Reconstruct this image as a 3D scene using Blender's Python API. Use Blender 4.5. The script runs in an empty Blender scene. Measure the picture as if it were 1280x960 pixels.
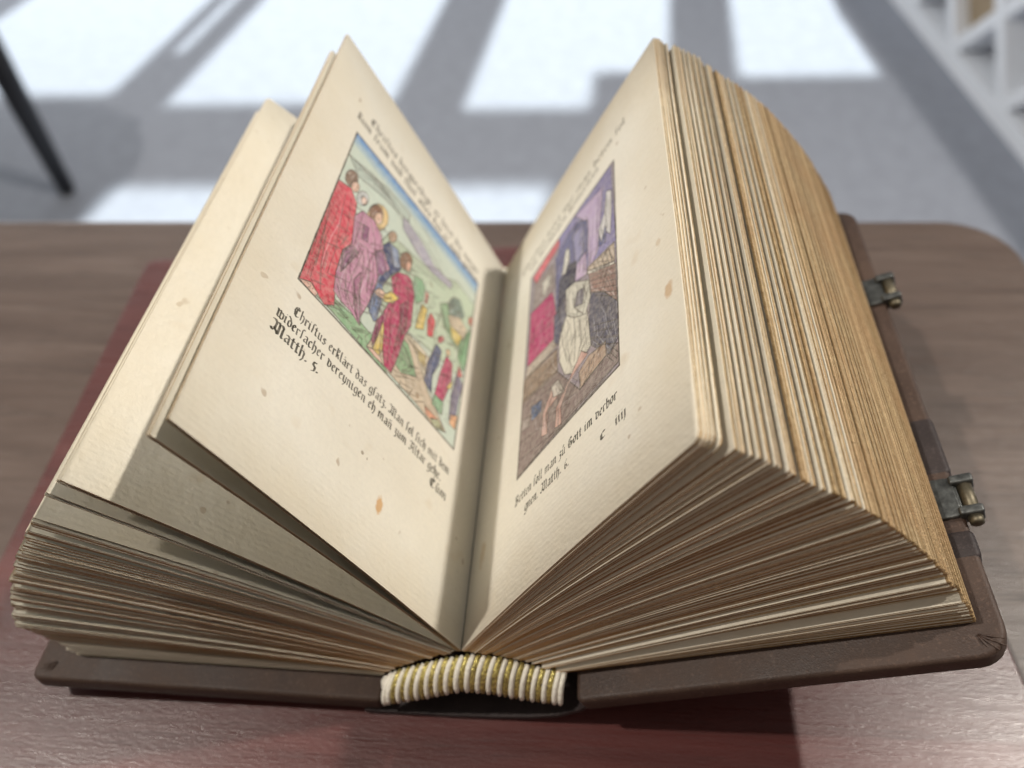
import bpy, bmesh, math, random
import numpy as np
from mathutils import Vector, Matrix

S = 0.14                                   # one unit of the layout = the height of a page (14 cm)
rnd = random.Random(7)
scene = bpy.context.scene
col = scene.collection

# ------------------------------------------------------------------ camera
CAM = dict(f=994.13, pitch=0.83201, yaw=-0.12345, roll=-0.07422, loc=(0.1899, -0.5603, 1.4869))
cp, sp = math.cos(CAM['pitch']), math.sin(CAM['pitch'])
cyw, syw = math.cos(CAM['yaw']), math.sin(CAM['yaw'])
fw = Vector((syw*cp, cyw*cp, -sp)); rt = Vector((cyw, -syw, 0)); up = rt.cross(fw)
cr, sr = math.cos(CAM['roll']), math.sin(CAM['roll'])
r2 = cr*rt + sr*up; u2 = -sr*rt + cr*up
cd = bpy.data.cameras.new('camera'); cam = bpy.data.objects.new('camera', cd); col.objects.link(cam)
cam.matrix_world = Matrix(((r2.x, u2.x, -fw.x, CAM['loc'][0]*S), (r2.y, u2.y, -fw.y, CAM['loc'][1]*S),
                           (r2.z, u2.z, -fw.z, CAM['loc'][2]*S), (0, 0, 0, 1)))
cd.sensor_width = 36; cd.lens = CAM['f']/1280*36
cd.clip_start = 0.005; cd.clip_end = 100
cd.dof.use_dof = True; cd.dof.focus_distance = 1.15*S; cd.dof.aperture_fstop = 9.5
scene.camera = cam

# ------------------------------------------------------------------ world, lamps, exposure
world = bpy.data.worlds.new('World'); scene.world = world; world.use_nodes = True
bg = world.node_tree.nodes['Background']
bg.inputs[0].default_value = (1.0, 0.965, 0.915, 1); bg.inputs[1].default_value = 0.39
def lamp(name, loc, power, size, target, color):
    l = bpy.data.lights.new(name, 'AREA'); l.shape = 'DISK'; l.size = size; l.energy = power; l.color = color
    o = bpy.data.objects.new(name, l); col.objects.link(o); o.location = Vector(loc)*S
    o.rotation_euler = (Vector(target)*S - o.location).to_track_quat('-Z', 'Y').to_euler()
    return o
lamp('ceiling_spotlight', (9.3, 3.3, 13.6), 47, 0.07, (0, .3, .3), (1, .94, .855))
lamp('ceiling_spotlight.001', (-8.7, -0.7, 13.6), 34, 0.07, (0, .3, .3), (1, .94, .855))
SUN = Vector((14, 190, 125))               # the daylight outside, far behind the window wall
sl = bpy.data.lights.new('daylight', 'SPOT'); sl.energy = 122000; sl.color = (.93, 1, .985); sl.shadow_soft_size = .26
sl.spot_size = math.radians(14); sl.spot_blend = .1
so = bpy.data.objects.new('daylight', sl); col.objects.link(so); so.location = SUN*S
so.rotation_euler = (Vector((-3, 13, -5.5))*S - so.location).to_track_quat('-Z', 'Y').to_euler()
wl = bpy.data.lights.new('window_light', 'AREA'); wl.shape = 'RECTANGLE'; wl.size = 4.4; wl.size_y = 1.5; wl.energy = 48; wl.color = (.92, .97, 1)
wo = bpy.data.objects.new('window_light', wl); col.objects.link(wo); wo.location = Vector((-8, 25.6, 5))*S   # the sky through the windows
wo.rotation_euler = Vector((.5, -1, -.3)).to_track_quat('-Z', 'Z').to_euler()
vs = scene.view_settings
scene.display_settings.display_device = 'sRGB'
vs.view_transform = 'Standard'; vs.look = 'None'; vs.exposure = 0.0; vs.gamma = 1; vs.use_curve_mapping = False
scene.cycles.use_denoising = True
scene.cycles.max_bounces = 6; scene.cycles.sample_clamp_indirect = 4

# ------------------------------------------------------------------ helpers
def new_mat(name):
    m = bpy.data.materials.new(name); m.use_nodes = True
    nt = m.node_tree; return m, nt, nt.nodes['Principled BSDF']
def N(nt, kind, **kw):
    n = nt.nodes.new(kind)
    for k, v in kw.items(): setattr(n, k, v)
    return n
def coord(nt, scale=(1, 1, 1), kind='Object', rot=(0, 0, 0)):
    tc = N(nt, 'ShaderNodeTexCoord'); mp = N(nt, 'ShaderNodeMapping')
    mp.inputs['Scale'].default_value = scale; mp.inputs['Rotation'].default_value = rot
    nt.links.new(tc.outputs[kind], mp.inputs[0]); return mp.outputs[0]
def noise(nt, vec, scale, detail=3, rough=.55, dist=0):
    n = N(nt, 'ShaderNodeTexNoise'); n.inputs['Scale'].default_value = scale
    n.inputs['Detail'].default_value = detail; n.inputs['Roughness'].default_value = rough
    n.inputs['Distortion'].default_value = dist
    if vec is not None: nt.links.new(vec, n.inputs['Vector'])
    return n.outputs['Fac']
def ramp(nt, fac, stops):
    r = N(nt, 'ShaderNodeValToRGB'); e = r.color_ramp.elements
    while len(e) < len(stops): e.new(.5)
    for i, (p, c) in enumerate(stops):
        e[i].position = p; e[i].color = (*c, 1) if len(c) == 3 else c
    nt.links.new(fac, r.inputs[0]); return r.outputs[0]
def mix(nt, fac, a, b, mode='MIX'):
    m = N(nt, 'ShaderNodeMix', data_type='RGBA', blend_type=mode)
    for sock, v in ((m.inputs[0], fac), (m.inputs[6], a), (m.inputs[7], b)):
        if isinstance(v, (int, float)): sock.default_value = v
        elif isinstance(v, tuple): sock.default_value = (*v, 1)
        else: nt.links.new(v, sock)
    return m.outputs[2]
def bump(nt, b, h, strength, dist):
    n = N(nt, 'ShaderNodeBump'); n.inputs['Strength'].default_value = strength; n.inputs['Distance'].default_value = dist
    nt.links.new(h, n.inputs['Height']); nt.links.new(n.outputs[0], b.inputs['Normal']); return n
def math_(nt, op, a, b):
    n = N(nt, 'ShaderNodeMath', operation=op)
    for i, v in enumerate((a, b)):
        if isinstance(v, (int, float)): n.inputs[i].default_value = v
        else: nt.links.new(v, n.inputs[i])
    return n.outputs[0]
def simple(name, c, rough=.5, metal=0, nscale=None, namt=.2, bumpd=None):
    m, nt, b = new_mat(name)
    b.inputs['Roughness'].default_value = rough; b.inputs['Metallic'].default_value = metal
    if nscale:
        v = coord(nt); f = noise(nt, v, nscale, 4)
        c2 = tuple(x*(1-namt) for x in c); c3 = tuple(min(1, x*(1+namt)) for x in c)
        nt.links.new(ramp(nt, f, [(.3, c2), (.7, c3)]), b.inputs['Base Color'])
        if bumpd: bump(nt, b, f, .6, bumpd)
    else: b.inputs['Base Color'].default_value = (*c, 1)
    return m
def link(name, me, mats, parent=None):
    o = bpy.data.objects.new(name, me); col.objects.link(o)
    for m in (mats if isinstance(mats, (list, tuple)) else [mats]): me.materials.append(m)
    if parent: o.parent = parent
    return o
def mesh(name, verts, faces, mats, parent=None, fmat=None, smooth=False, uv=None):
    me = bpy.data.meshes.new(name)
    me.from_pydata([tuple(c*S for c in v) for v in verts], [], faces)
    if fmat: me.polygons.foreach_set('material_index', fmat)
    if smooth: me.polygons.foreach_set('use_smooth', [True]*len(faces))
    if uv:
        l = me.uv_layers.new(name='UVMap')
        for lp in me.loops: l.data[lp.index].uv = uv[lp.vertex_index]
    me.update()
    return link(name, me, mats, parent)
def thing(name, label, cat, loc=(0, 0, 0), group=None):
    o = bpy.data.objects.new(name, None); col.objects.link(o); o.location = Vector(loc)*S
    o.empty_display_size = .02
    o['label'] = label; o['category'] = cat
    if group: o['group'] = group
    return o
def rslab(w, h, t, rc, re, nc=6, nr=4, radii=None):
    """a slab 0..w by 0..h, thickness t centred on z=0, corners of radius rc, edges rounded by re"""
    def outline(inset):
        pts = []
        rs = radii or (rc, rc, rc, rc)
        for k, (x, y, a0) in enumerate(((0, 0, 180), (w, 0, 270), (w, h, 0), (0, h, 90))):
            r = max(rs[k], re+1e-4)
            cx = x + (r if x == 0 else -r); cy = y + (r if y == 0 else -r)
            for i in range(nc+1):
                a = math.radians(a0 + 90*i/nc)
                pts.append((cx+(r-inset)*math.cos(a), cy+(r-inset)*math.sin(a)))
        return pts
    rings = []
    for i in range(nr+1):
        a = math.pi/2*i/nr
        rings.append((re*(1-math.sin(a)), -t/2 + re*(1-math.cos(a))))
    rings += [(i_, -z_) for i_, z_ in reversed(rings)]
    V = []; F = []
    n = 4*(nc+1)
    for ins, z in rings: V += [(x, y, z) for x, y in outline(ins)]
    for k in range(len(rings)-1):
        for i in range(n): F.append((k*n+i, k*n+(i+1) % n, (k+1)*n+(i+1) % n, (k+1)*n+i))
    F.append(tuple(reversed(range(n)))); F.append(tuple(range((len(rings)-1)*n, len(rings)*n)))
    return V, F
def tube(path, radii, ns=8, cap=True):
    V = []; F = []
    P = [Vector(p) for p in path]
    if isinstance(radii, (int, float)): radii = [radii]*len(P)
    ref = None
    for i, p in enumerate(P):
        t = (P[min(i+1, len(P)-1)] - P[max(i-1, 0)]).normalized()
        if ref is None: ref = Vector((1, 0, 0)) if abs(t.x) < .8 else Vector((0, 1, 0))
        a = (ref - t*ref.dot(t)).normalized(); b = t.cross(a); ref = a
        for k in range(ns):
            an = 2*math.pi*k/ns
            V.append(tuple(p + radii[i]*(math.cos(an)*a + math.sin(an)*b)))
    for i in range(len(P)-1):
        for k in range(ns): F.append((i*ns+k, i*ns+(k+1) % ns, (i+1)*ns+(k+1) % ns, (i+1)*ns+k))
    if cap: F.append(tuple(reversed(range(ns)))); F.append(tuple(range((len(P)-1)*ns, len(P)*ns)))
    return V, F
def join(*parts):
    V = []; F = []
    for v, f in parts:
        n = len(V); V += v; F += [tuple(i+n for i in q) for q in f]
    return V, F
def boxvf(x0, x1, y0, y1, z0, z1):
    return ([(x0,y0,z0),(x1,y0,z0),(x1,y1,z0),(x0,y1,z0),(x0,y0,z1),(x1,y0,z1),(x1,y1,z1),(x0,y1,z1)],
            [(3,2,1,0),(4,5,6,7),(0,1,5,4),(1,2,6,5),(2,3,7,6),(3,0,4,7)])
ILL_LEFT=[((0.66,0.72,0.6),[(325,669),(487,702),(656,735),(827,852),(1186,841),(958,362),(408,258),(279,497)]),((0.6,0.58,0.63),[(374,857),(534,829),(644,784),(794,806),(789,764),(629,731),(518,736),(397,778)]),((0.62,0.66,0.6),[(-4,829),(108,846),(251,900),(415,906),(417,853),(225,813),(82,771)]),((0.46,0.6,0.43),[(-8,3),(164,77),(312,97),(392,96),(514,4),(356,6),(146,15)]),((0.74,0.66,0.55),[(392,96),(541,216),(548,273),(634,273),(759,126),(928,33),(847,-31),(694,16),(532,16),(373,22)]),((0.46,0.6,0.43),[(543,228),(589,236),(634,185),(677,127),(584,74),(544,81)]),((0.42,0.58,0.42),[(529,603),(588,630),(616,600),(617,521),(580,467),(546,517)]),((0.8,0.74,0.62),[(547,277),(642,290),(705,288),(772,270),(779,143),(728,154),(643,241)]),((0.46,0.6,0.43),[(733,615),(784,665),(839,604),(923,530),(906,482),(789,523)]),((0.4,0.58,0.4),[(921,539),(1019,686),(1022,482),(983,406),(927,448)]),((0.38,0.45,0.4),[(789,670),(822,745),(874,767),(928,714),(920,683),(808,620)]),((0.76,0.68,0.56),[(804,605),(894,670),(969,650),(950,571),(889,563),(826,570)]),((0.8,0.7,0.36),[(833,566),(934,578),(915,506),(859,513)]),((0.75,0.4,0.33),[(966,739),(1007,755),(1002,704),(968,694)]),((0.74,0.2,0.26),[(0,634),(70,663),(121,621),(161,390),(130,327),(135,208),(151,138),(176,48),(134,7),(77,27),(-8,3)]),((0.8,0.62,0.54),[(-9,4),(50,40),(93,25),(88,1)]),((0.42,0.32,0.26),[(86,756),(90,732),(86,705),(75,681),(60,666),(45,663),(31,672),(24,692),(24,718),(31,745),(44,765),(60,775),(75,772)]),((0.8,0.62,0.52),[(106,720),(108,704),(105,687),(98,671),(89,662),(78,660),(70,666),(65,679),(65,696),(70,713),(79,726),(89,732),(99,730)]),((0.72,0.72,0.7),[(168,717),(171,696),(166,672),(156,650),(141,636),(127,632),(115,640),(109,657),(110,680),(117,704),(130,723),(145,732),(159,730)]),((0.82,0.68,0.6),[(164,696),(166,685),(164,672),(158,661),(151,654),(144,652),(137,657),(134,667),(134,679),(138,691),(144,701),(152,705),(159,703)]),((0.8,0.66,0.42),[(299,742),(303,702),(293,657),(273,617),(246,592),(219,586),(198,601),(187,633),(189,676),(203,720),(227,755),(256,772),(282,768)]),((0.42,0.27,0.2),[(266,729),(269,704),(263,674),(249,648),(232,632),(214,627),(200,637),(193,658),(194,685),(204,714),(220,737),(238,748),(255,745)]),((0.85,0.66,0.55),[(269,700),(271,683),(268,664),(261,648),(251,639),(240,638),(231,646),(226,660),(226,679),(231,697),(240,710),(251,716),(262,712)]),((0.6,0.48,0.38),[(375,695),(376,678),(372,659),(363,642),(352,632),(340,629),(331,636),(326,650),(328,668),(334,687),(345,701),(357,708),(368,706)]),((0.45,0.3,0.22),[(499,665),(501,638),(494,609),(481,584),(463,568),(445,566),(431,577),(425,600),(426,628),(437,657),(453,678),(472,688),(488,683)]),((0.8,0.6,0.5),[(500,630),(501,615),(499,600),(493,588),(485,581),(477,582),(470,590),(466,602),(466,618),(470,632),(478,642),(486,645),(494,641)]),((0.17,0.2,0.34),[(309,559),(340,622),(402,632),(446,549),(401,467),(371,369),(378,312),(363,198),(301,193),(295,291),(313,397),(335,442)]),((0.45,0.5,0.6),[(341,619),(402,632),(439,553),(410,522),(373,577)]),((0.36,0.42,0.54),[(326,357),(371,370),(390,274),(387,179),(375,162),(339,182)]),((0.68,0.44,0.54),[(130,550),(161,621),(232,638),(293,608),(320,543),(384,483),(373,460),(332,451),(335,332),(326,218),(314,156),(303,106),(310,79),(256,98),(202,94),(153,105),(134,197),(134,331),(161,401)]),((0.46,0.27,0.38),[(184,557),(216,570),(231,491),(199,479)]),((0.48,0.3,0.42),[(282,489),(316,538),(370,468),(355,418),(328,390)]),((0.5,0.32,0.42),[(131,323),(168,397),(205,393),(170,266),(154,218)]),((0.56,0.34,0.44),[(223,249),(245,316),(281,184),(313,79),(272,116)]),((0.62,0.13,0.28),[(410,251),(437,373),(404,460),(435,522),(488,560),(521,560),(558,507),(581,335),(557,251),(550,147),(530,25),(483,26),(442,124)]),((0.46,0.12,0.26),[(387,179),(414,256),(430,181),(440,122),(411,57),(387,72)]),((0.8,0.68,0.33),[(422,213),(438,179),(457,80),(447,42),(405,41),(416,128)]),((0.82,0.7,0.32),[(385,326),(425,393),(474,394),(447,342),(399,301)]),((0.84,0.66,0.56),[(335,296),(356,340),(392,349),(390,310),(359,295)]),((0.8,0.64,0.56),[(377,26),(410,43),(456,42),(474,22),(419,18)]),((0.48,0.1,0.22),[(492,375),(526,430),(558,302),(536,231)]),((0.8,0.68,0.34),[(620,508),(658,506),(660,384),(608,345),(610,427)]),((0.78,0.45,0.4),[(626,598),(650,588),(649,531),(632,525)]),((0.75,0.2,0.24),[(685,513),(726,496),(729,400),(691,377),(673,456)]),((0.78,0.68,0.4),[(571,255),(638,257),(709,272),(720,204),(673,220),(653,250)]),((0.2,0.24,0.38),[(761,391),(806,385),(803,298),(773,217),(788,132),(726,152),(730,262)]),((0.7,0.25,0.28),[(765,431),(790,464),(812,459),(793,421),(771,405)]),((0.66,0.17,0.32),[(846,391),(898,382),(908,301),(892,220),(875,155),(810,145),(822,274)]),((0.8,0.66,0.5),[(834,416),(861,441),(871,409),(846,391)]),((0.82,0.7,0.32),[(920,306),(915,258),(889,232),(890,256)]),((0.44,0.6,0.44),[(810,145),(879,149),(881,87),(805,91)]),((0.4,0.37,0.46),[(941,379),(1003,334),(983,240),(981,128),(933,108),(922,226)]),((0.74,0.26,0.28),[(941,414),(989,381),(947,350)]),((0.84,0.58,0.4),[(942,137),(993,165),(989,90),(940,90)]),((0.84,0.52,0.38),[(762,47),(863,51),(811,18),(777,15)]),((0.55,0.56,0.4),[(811,18),(863,51),(917,29),(846,-23)])]
ILL_RIGHT=[((0.43,0.4,0.56),[(381,1011),(972,1027),(1001,510),(735,562),(586,594),(365,729)]),((0.64,0.55,0.66),[(573,990),(884,931),(849,735),(827,614),(735,562),(711,853)]),((0.3,0.3,0.44),[(341,899),(481,943),(609,930),(715,863),(725,766),(709,660),(586,594),(433,584),(377,566)]),((0.48,0.46,0.58),[(553,894),(671,869),(670,707),(583,700)]),((0.13,0.13,0.19),[(400,729),(514,744),(593,714),(597,597),(488,592),(426,508),(390,548)]),((0.8,0.78,0.72),[(474,857),(510,839),(519,772),(470,723),(427,739),(447,797)]),((0.66,0.56,0.66),[(605,685),(702,691),(718,563),(586,604)]),((0.78,0.28,0.32),[(29,982),(370,1001),(386,944),(77,912)]),((0.5,0.44,0.42),[(64,914),(305,888),(342,722),(57,767)]),((0.78,0.75,0.68),[(172,859),(284,845),(278,783),(194,768)]),((0.66,0.15,0.34),[(32,765),(319,720),(383,552),(354,431),(33,483),(34,657)]),((0.7,0.64,0.56),[(34,483),(362,447),(405,394),(12,423)]),((0.5,0.41,0.33),[(6,431),(406,378),(421,265),(-10,319)]),((0.46,0.39,0.36),[(-10,319),(421,265),(661,72),(892,91),(1003,92),(999,18),(-9,5)]),((0.7,0.62,0.52),[(724,594),(983,551),(985,457),(718,568)]),((0.5,0.37,0.32),[(731,560),(988,441),(992,268),(756,449)]),((0.27,0.26,0.3),[(745,453),(873,381),(999,260),(1000,109),(920,82),(737,223)]),((0.86,0.82,0.74),[(720,576),(981,455),(981,443),(726,555)]),((0.26,0.27,0.42),[(849,735),(920,707),(901,606),(833,628)]),((0.76,0.74,0.72),[(921,876),(969,845),(965,728),(949,614),(918,646),(900,700),(862,632),(834,713),(891,760)]),((0.62,0.51,0.42),[(739,172),(890,153),(894,94),(661,76),(645,150)]),((0.8,0.77,0.68),[(418,472),(483,537),(619,467),(717,400),(759,207),(699,194),(586,175),(500,213),(436,304)]),((0.74,0.72,0.64),[(486,624),(586,604),(735,522),(756,432),(706,376),(592,423),(504,483)]),((0.42,0.4,0.42),[(609,539),(694,513),(674,442),(590,472)]),((0.32,0.31,0.36),[(402,542),(466,585),(504,483),(452,444),(400,406)]),((0.22,0.22,0.3),[(352,571),(412,558),(454,441),(423,388),(363,431)]),((0.74,0.56,0.5),[(668,229),(733,185),(555,164),(475,92),(486,18),(416,32),(421,110),(508,147)]),((0.74,0.57,0.51),[(369,216),(458,190),(471,157),(330,143),(335,44),(267,61),(273,152)]),((0.72,0.68,0.62),[(356,232),(434,225),(504,140),(383,172)]),((0.26,0.33,0.46),[(122,251),(255,223),(248,173),(138,183)]),((0.62,0.56,0.52),[(15,235),(115,217),(109,173),(10,190)])]
LINES_LEFT=[[(165,610),(172,520),(173,415)],[(213,616),(262,549),(291,463)],[(296,599),(307,527),(381,492)],[(194,426),(237,405),(257,316),(268,221)],[(243,458),(281,385),(302,256)],[(180,365),(192,269),(237,210),(286,138)],[(181,236),(201,153),(242,105)],[(271,465),(310,371),(327,250)],[(141,193),(180,151)],[(55,604),(75,455),(100,299),(101,152)],[(87,618),(114,477),(126,351)],[(8,473),(27,308),(44,132)],[(41,301),(66,156),(99,50)],[(33,183),(42,59),(74,33)],[(367,618),(374,554),(400,512)],[(413,596),(419,532)],[(281,644),(303,657)],[(108,846),(206,872),(348,853)],[(46,836),(152,874),(261,870)],[(162,844),(267,851),(386,817)],[(486,853),(588,837),(712,794)],[(523,923),(616,894)],[(682,800),(730,776),(760,770)],[(624,751),(663,706)],[(457,493),(473,399),(507,326),(517,214),(518,99)],[(496,534),(536,440),(546,322),(536,192)],[(455,337),(461,240),(490,149),(500,46)],[(424,245),(450,200),(465,117)],[(439,509),(438,429),(430,377)],[(512,394),(524,270),(515,144)],[(398,180),(407,120),(408,64)],[(416,197),(436,100),(446,53)],[(256,221),(300,163),(317,83)],[(225,210),(261,145),(297,92)],[(191,195),(228,142),(261,115)],[(157,151),(199,102)],[(309,234),(339,182)],[(327,304),(355,238)],[(357,356),(373,256)],[(569,283),(648,266),(728,201),(811,115),(902,39)],[(531,207),(594,197),(661,133)],[(597,31),(670,59),(650,6)],[(594,38),(587,-13),(667,29)],[(694,16),(753,58),(796,31)],[(748,368),(754,293),(750,211)],[(788,363),(783,279),(774,213)],[(846,335),(850,261),(844,180)],[(878,364),(881,268),(869,182)],[(959,355),(955,254),(961,166)],[(626,486),(632,416)],[(692,485),(710,416)],[(795,676),(849,683),(918,692)],[(802,707),(871,716)],[(814,592),(898,583)],[(743,602),(811,545),(889,498)],[(939,588),(981,518)],[(975,621),(1001,558)],[(170,63),(247,62)],[(196,51),(274,50)],[(146,40),(188,43)],[(279,36),(346,34)],[(538,184),(610,144)],[(562,206),(645,147)],[(522,47),(586,67),(669,103)]]
LINES_RIGHT=[[(381,1011),(972,1025)],[(573,990),(576,890)],[(884,926),(849,735),(827,624)],[(353,891),(506,927),(621,910)],[(394,820),(531,875),(644,877)],[(438,685),(515,721)],[(735,582),(983,546)],[(735,572),(796,524)],[(776,576),(816,511)],[(816,570),(855,496)],[(857,565),(894,481)],[(896,559),(932,467)],[(935,553),(961,458)],[(735,532),(988,422)],[(739,510),(988,394)],[(745,486),(989,365)],[(751,463),(989,337)],[(776,434),(992,309)],[(795,408),(991,287)],[(50,923),(326,932)],[(95,872),(343,875)],[(79,792),(301,790)],[(64,714),(285,703)],[(56,676),(323,670)],[(49,638),(340,608)],[(41,600),(356,548)],[(520,603),(502,523),(549,438)],[(608,580),(631,506),(613,420)],[(673,541),(715,456),(675,394)],[(566,566),(590,492)],[(924,845),(901,774),(919,666)],[(954,812),(941,724)],[(859,707),(888,635)],[(648,700),(628,629)],[(681,668),(672,592)],[(464,466),(457,390),(519,261)],[(521,454),(515,349),(564,219)],[(577,442),(602,330),(595,221)],[(643,384),(666,285),(627,214)],[(697,315),(718,229)],[(16,482),(363,433)],[(11,433),(413,379)],[(-2,379),(416,324)],[(-4,331),(427,271)],[(-20,299),(435,211)],[(-20,223),(304,183)],[(-15,146),(290,100)],[(-8,70),(491,8)],[(27,3),(632,9)],[(186,23),(807,25)],[(428,2),(899,3)],[(652,-1),(990,15)],[(671,76),(892,91)],[(659,134),(885,152)],[(769,166),(884,148)],[(690,83),(845,90)],[(308,145),(339,51)],[(443,99),(448,27)],[(545,174),(473,120)],[(627,204),(523,185)],[(135,245),(236,179)],[(769,256),(960,168)],[(749,240),(986,119)],[(769,284),(980,192)],[(808,180),(993,89)],[(903,138),(992,55)],[(902,112),(982,35)],[(902,86),(955,37)]]
# ------------------------------------------------------------------ what is printed on the two open pages (ink as a multiplier on the paper)
PW, PH = 1000, 1480
def fill(img, pts, c, alpha=1.0):
    P = np.array(pts, float); x0, y0 = np.floor(P.min(0)).astype(int); x1, y1 = np.ceil(P.max(0)).astype(int)+1
    x0, y0 = max(x0, 0), max(y0, 0); x1, y1 = min(x1, img.shape[1]), min(y1, img.shape[0])
    if x1 <= x0 or y1 <= y0: return
    X, Y = np.meshgrid(np.arange(x0, x1)+.5, np.arange(y0, y1)+.5)
    ins = np.zeros(X.shape, bool)
    for i in range(len(P)):
        (ax, ay), (bx, by) = P[i], P[i-1]
        if ay == by: continue
        ins ^= ((ay > Y) != (by > Y)) & (X < (bx-ax)*(Y-ay)/(by-ay)+ax)
    sub = img[y0:y1, x0:x1]
    sub[ins] = sub[ins]*(1-alpha) + np.array(c)*alpha
def stroke(img, pts, w, c, alpha=1.0):
    for a, b in zip(pts[:-1], pts[1:]):
        a = np.array(a, float); b = np.array(b, float); d = b-a; L = np.hypot(*d)
        if L < 1e-6: continue
        n = np.array((-d[1], d[0]))/L*w/2; e = d/L*w*.3
        fill(img, [a-e-n, a-e+n, b+e+n, b+e-n], c, alpha)
G = {  # broad-pen strokes of the black-letter alphabet: advance width, strokes (x-height = 1)
 'i': (.32, [[(-.06,.86),(.04,.97),(.05,.1),(.16,.02)]]), 'n': (.62, [[(-.06,.86),(.04,.97),(.04,.03)],[(.06,.84),(.26,1),(.4,.84),(.4,.12),(.5,.02)]]),
 'm': (.98, [[(-.06,.86),(.04,.97),(.04,.03)],[(.06,.84),(.24,1),(.38,.84),(.38,.03)],[(.4,.84),(.58,1),(.72,.84),(.72,.12),(.82,.02)]]),
 'u': (.6, [[(-.06,.86),(.03,.97),(.03,.15),(.18,.0),(.36,.2)],[(.32,.9),(.4,.97),(.4,.12),(.5,.02)]]),
 'r': (.46, [[(-.06,.86),(.04,.97),(.05,.1),(.14,.02)],[(.07,.82),(.24,1),(.36,.86)]]),
 'e': (.46, [[(.36,.16),(.18,.0),(.02,.2),(.02,.76),(.2,1),(.36,.78),(.06,.5)]]), 'c': (.44, [[(.33,.86),(.18,1),(.02,.76),(.02,.2),(.18,0),(.36,.16)]]),
 't': (.4, [[(.1,1.28),(.1,.16),(.2,.02),(.32,.12)],[(-.08,.94),(.3,.94)]]), 'o': (.52, [[(.2,1),(.02,.78),(.02,.22),(.2,0),(.4,.24),(.4,.78),(.2,1)]]),
 'a': (.58, [[(.04,.86),(.22,1),(.4,.86),(.4,.12),(.5,.02)],[(.38,.6),(.12,.52),(.0,.28),(.12,.02),(.38,.24)]]),
 's': (.48, [[(.38,.86),(.2,1),(.04,.76),(.38,.34),(.2,0),(.0,.14)]]), 'f': (.36, [[(.36,1.46),(.2,1.56),(.08,1.3),(.07,.03)]]),
 'F': (.36, [[(.36,1.46),(.2,1.56),(.08,1.3),(.07,.03)]]), 'h': (.58, [[(.04,1.56),(.04,.03)],[(.06,.82),(.26,1),(.42,.8),(.4,.1),(.22,-.34)]]),
 'd': (.54, [[(-.06,1.46),(.16,1.3),(.4,.8),(.4,.22),(.2,0),(.02,.22),(.02,.74),(.18,.98),(.4,.8)]]), 'l': (.32, [[(.05,1.56),(.05,.14),(.18,.02)]]),
 'k': (.52, [[(.05,1.56),(.05,.03)],[(.06,1.3),(.3,1.4),(.34,1.1),(.06,.9)],[(-.02,.6),(.34,.6)],[(.2,.5),(.4,.02)]]),
 'b': (.54, [[(.04,1.56),(.04,.12),(.2,0),(.4,.22),(.4,.78),(.22,1),(.05,.86)]]),
 'g': (.56, [[(.4,.92),(.18,1),(.02,.76),(.02,.28),(.18,.05),(.4,.25)],[(.34,1.02),(.42,.95),(.42,-.2),(.2,-.46),(-.02,-.32)]]),
 'v': (.56, [[(-.08,1.12),(.04,1.0),(.04,.15),(.22,0),(.42,.24),(.42,.78),(.22,1),(.06,.86)]]),
 'w': (.86, [[(-.08,1.12),(.04,1.0),(.04,.15),(.18,.02),(.34,.14)],[(.24,1.14),(.36,1.0),(.36,.15),(.54,0),(.74,.24),(.74,.78),(.54,1),(.38,.86)]]),
 'y': (.54, [[(-.06,.9),(.04,1),(.04,.2),(.2,0),(.4,.2)],[(.4,1),(.4,.1),(.12,-.46)]]), 'z': (.46, [[(.0,.86),(.14,.98),(.32,.84),(.1,.54),(.34,.26),(.2,-.3),(-.04,-.32)]]),
 'p': (.54, [[(-.08,1.04),(.04,.94),(.04,-.5)],[(.05,.84),(.22,1),(.4,.8),(.4,.22),(.2,0),(.05,.14)]]),
 'x': (.46, [[(-.06,.86),(.04,.97),(.05,.1),(.16,.02)],[(.07,.82),(.24,1),(.36,.86)],[(.05,.1),(-.06,-.3)],[(-.05,.5),(.25,.5)]]),
 'C': (.8, [[(.62,1.2),(.4,1.5),(.12,1.3),(.02,.8),(.12,.22),(.4,0),(.66,.26)],[(.3,1.3),(.3,.3)],[(.3,1.25),(.6,1.1)]]),
 'M': (1.3, [[(-.16,1.4),(.06,1.5),(.3,1.3),(.26,.4),(.06,.08),(-.14,.3)],[(.3,1.3),(.52,1.5),(.66,1.3),(.66,.06)],[(.66,1.3),(.9,1.5),(1.06,1.25),(1.02,.14),(1.16,.02)],[(.14,.5),(.44,.3),(.6,.04)]]),
 'A': (.98, [[(-.04,1.3),(.2,1.5),(.38,1.3),(.34,.4),(.1,.04),(-.08,.2)],[(.4,1.2),(.62,1.5),(.74,1.3),(.74,.14),(.88,.02)],[(.1,.66),(.74,.62)]]),
 'B': (.86, [[(-.08,1.34),(.14,1.5),(.14,.1)],[(.14,1.4),(.5,1.5),(.62,1.2),(.3,.86),(.64,.6),(.6,.2),(.3,0),(-.06,.14)]]),
 'G': (.9, [[(.66,1.24),(.42,1.5),(.14,1.3),(.02,.8),(.12,.22),(.42,0),(.74,.24),(.74,.7),(.44,.8)],[(.34,1.3),(.3,.3)],[(.56,.76),(.56,.2)]]),
 'j': (.34, [[(-.06,.86),(.05,.97),(.05,-.1),(-.1,-.4)]]),
 '5': (.46, [[(.38,.98),(.1,.96),(.08,.56),(.34,.4),(.3,-.1),(.02,-.28)]]), '6': (.5, [[(.36,1.3),(.08,.8),(.06,.2),(.22,0),(.4,.22),(.34,.56),(.08,.5)]]),
 '.': (.24, [[(.02,.14),(.1,.04)]]), ',': (.24, [[(.02,.14),(.1,.04),(.02,-.16)]]), ' ': (.34, []),
}
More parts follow.
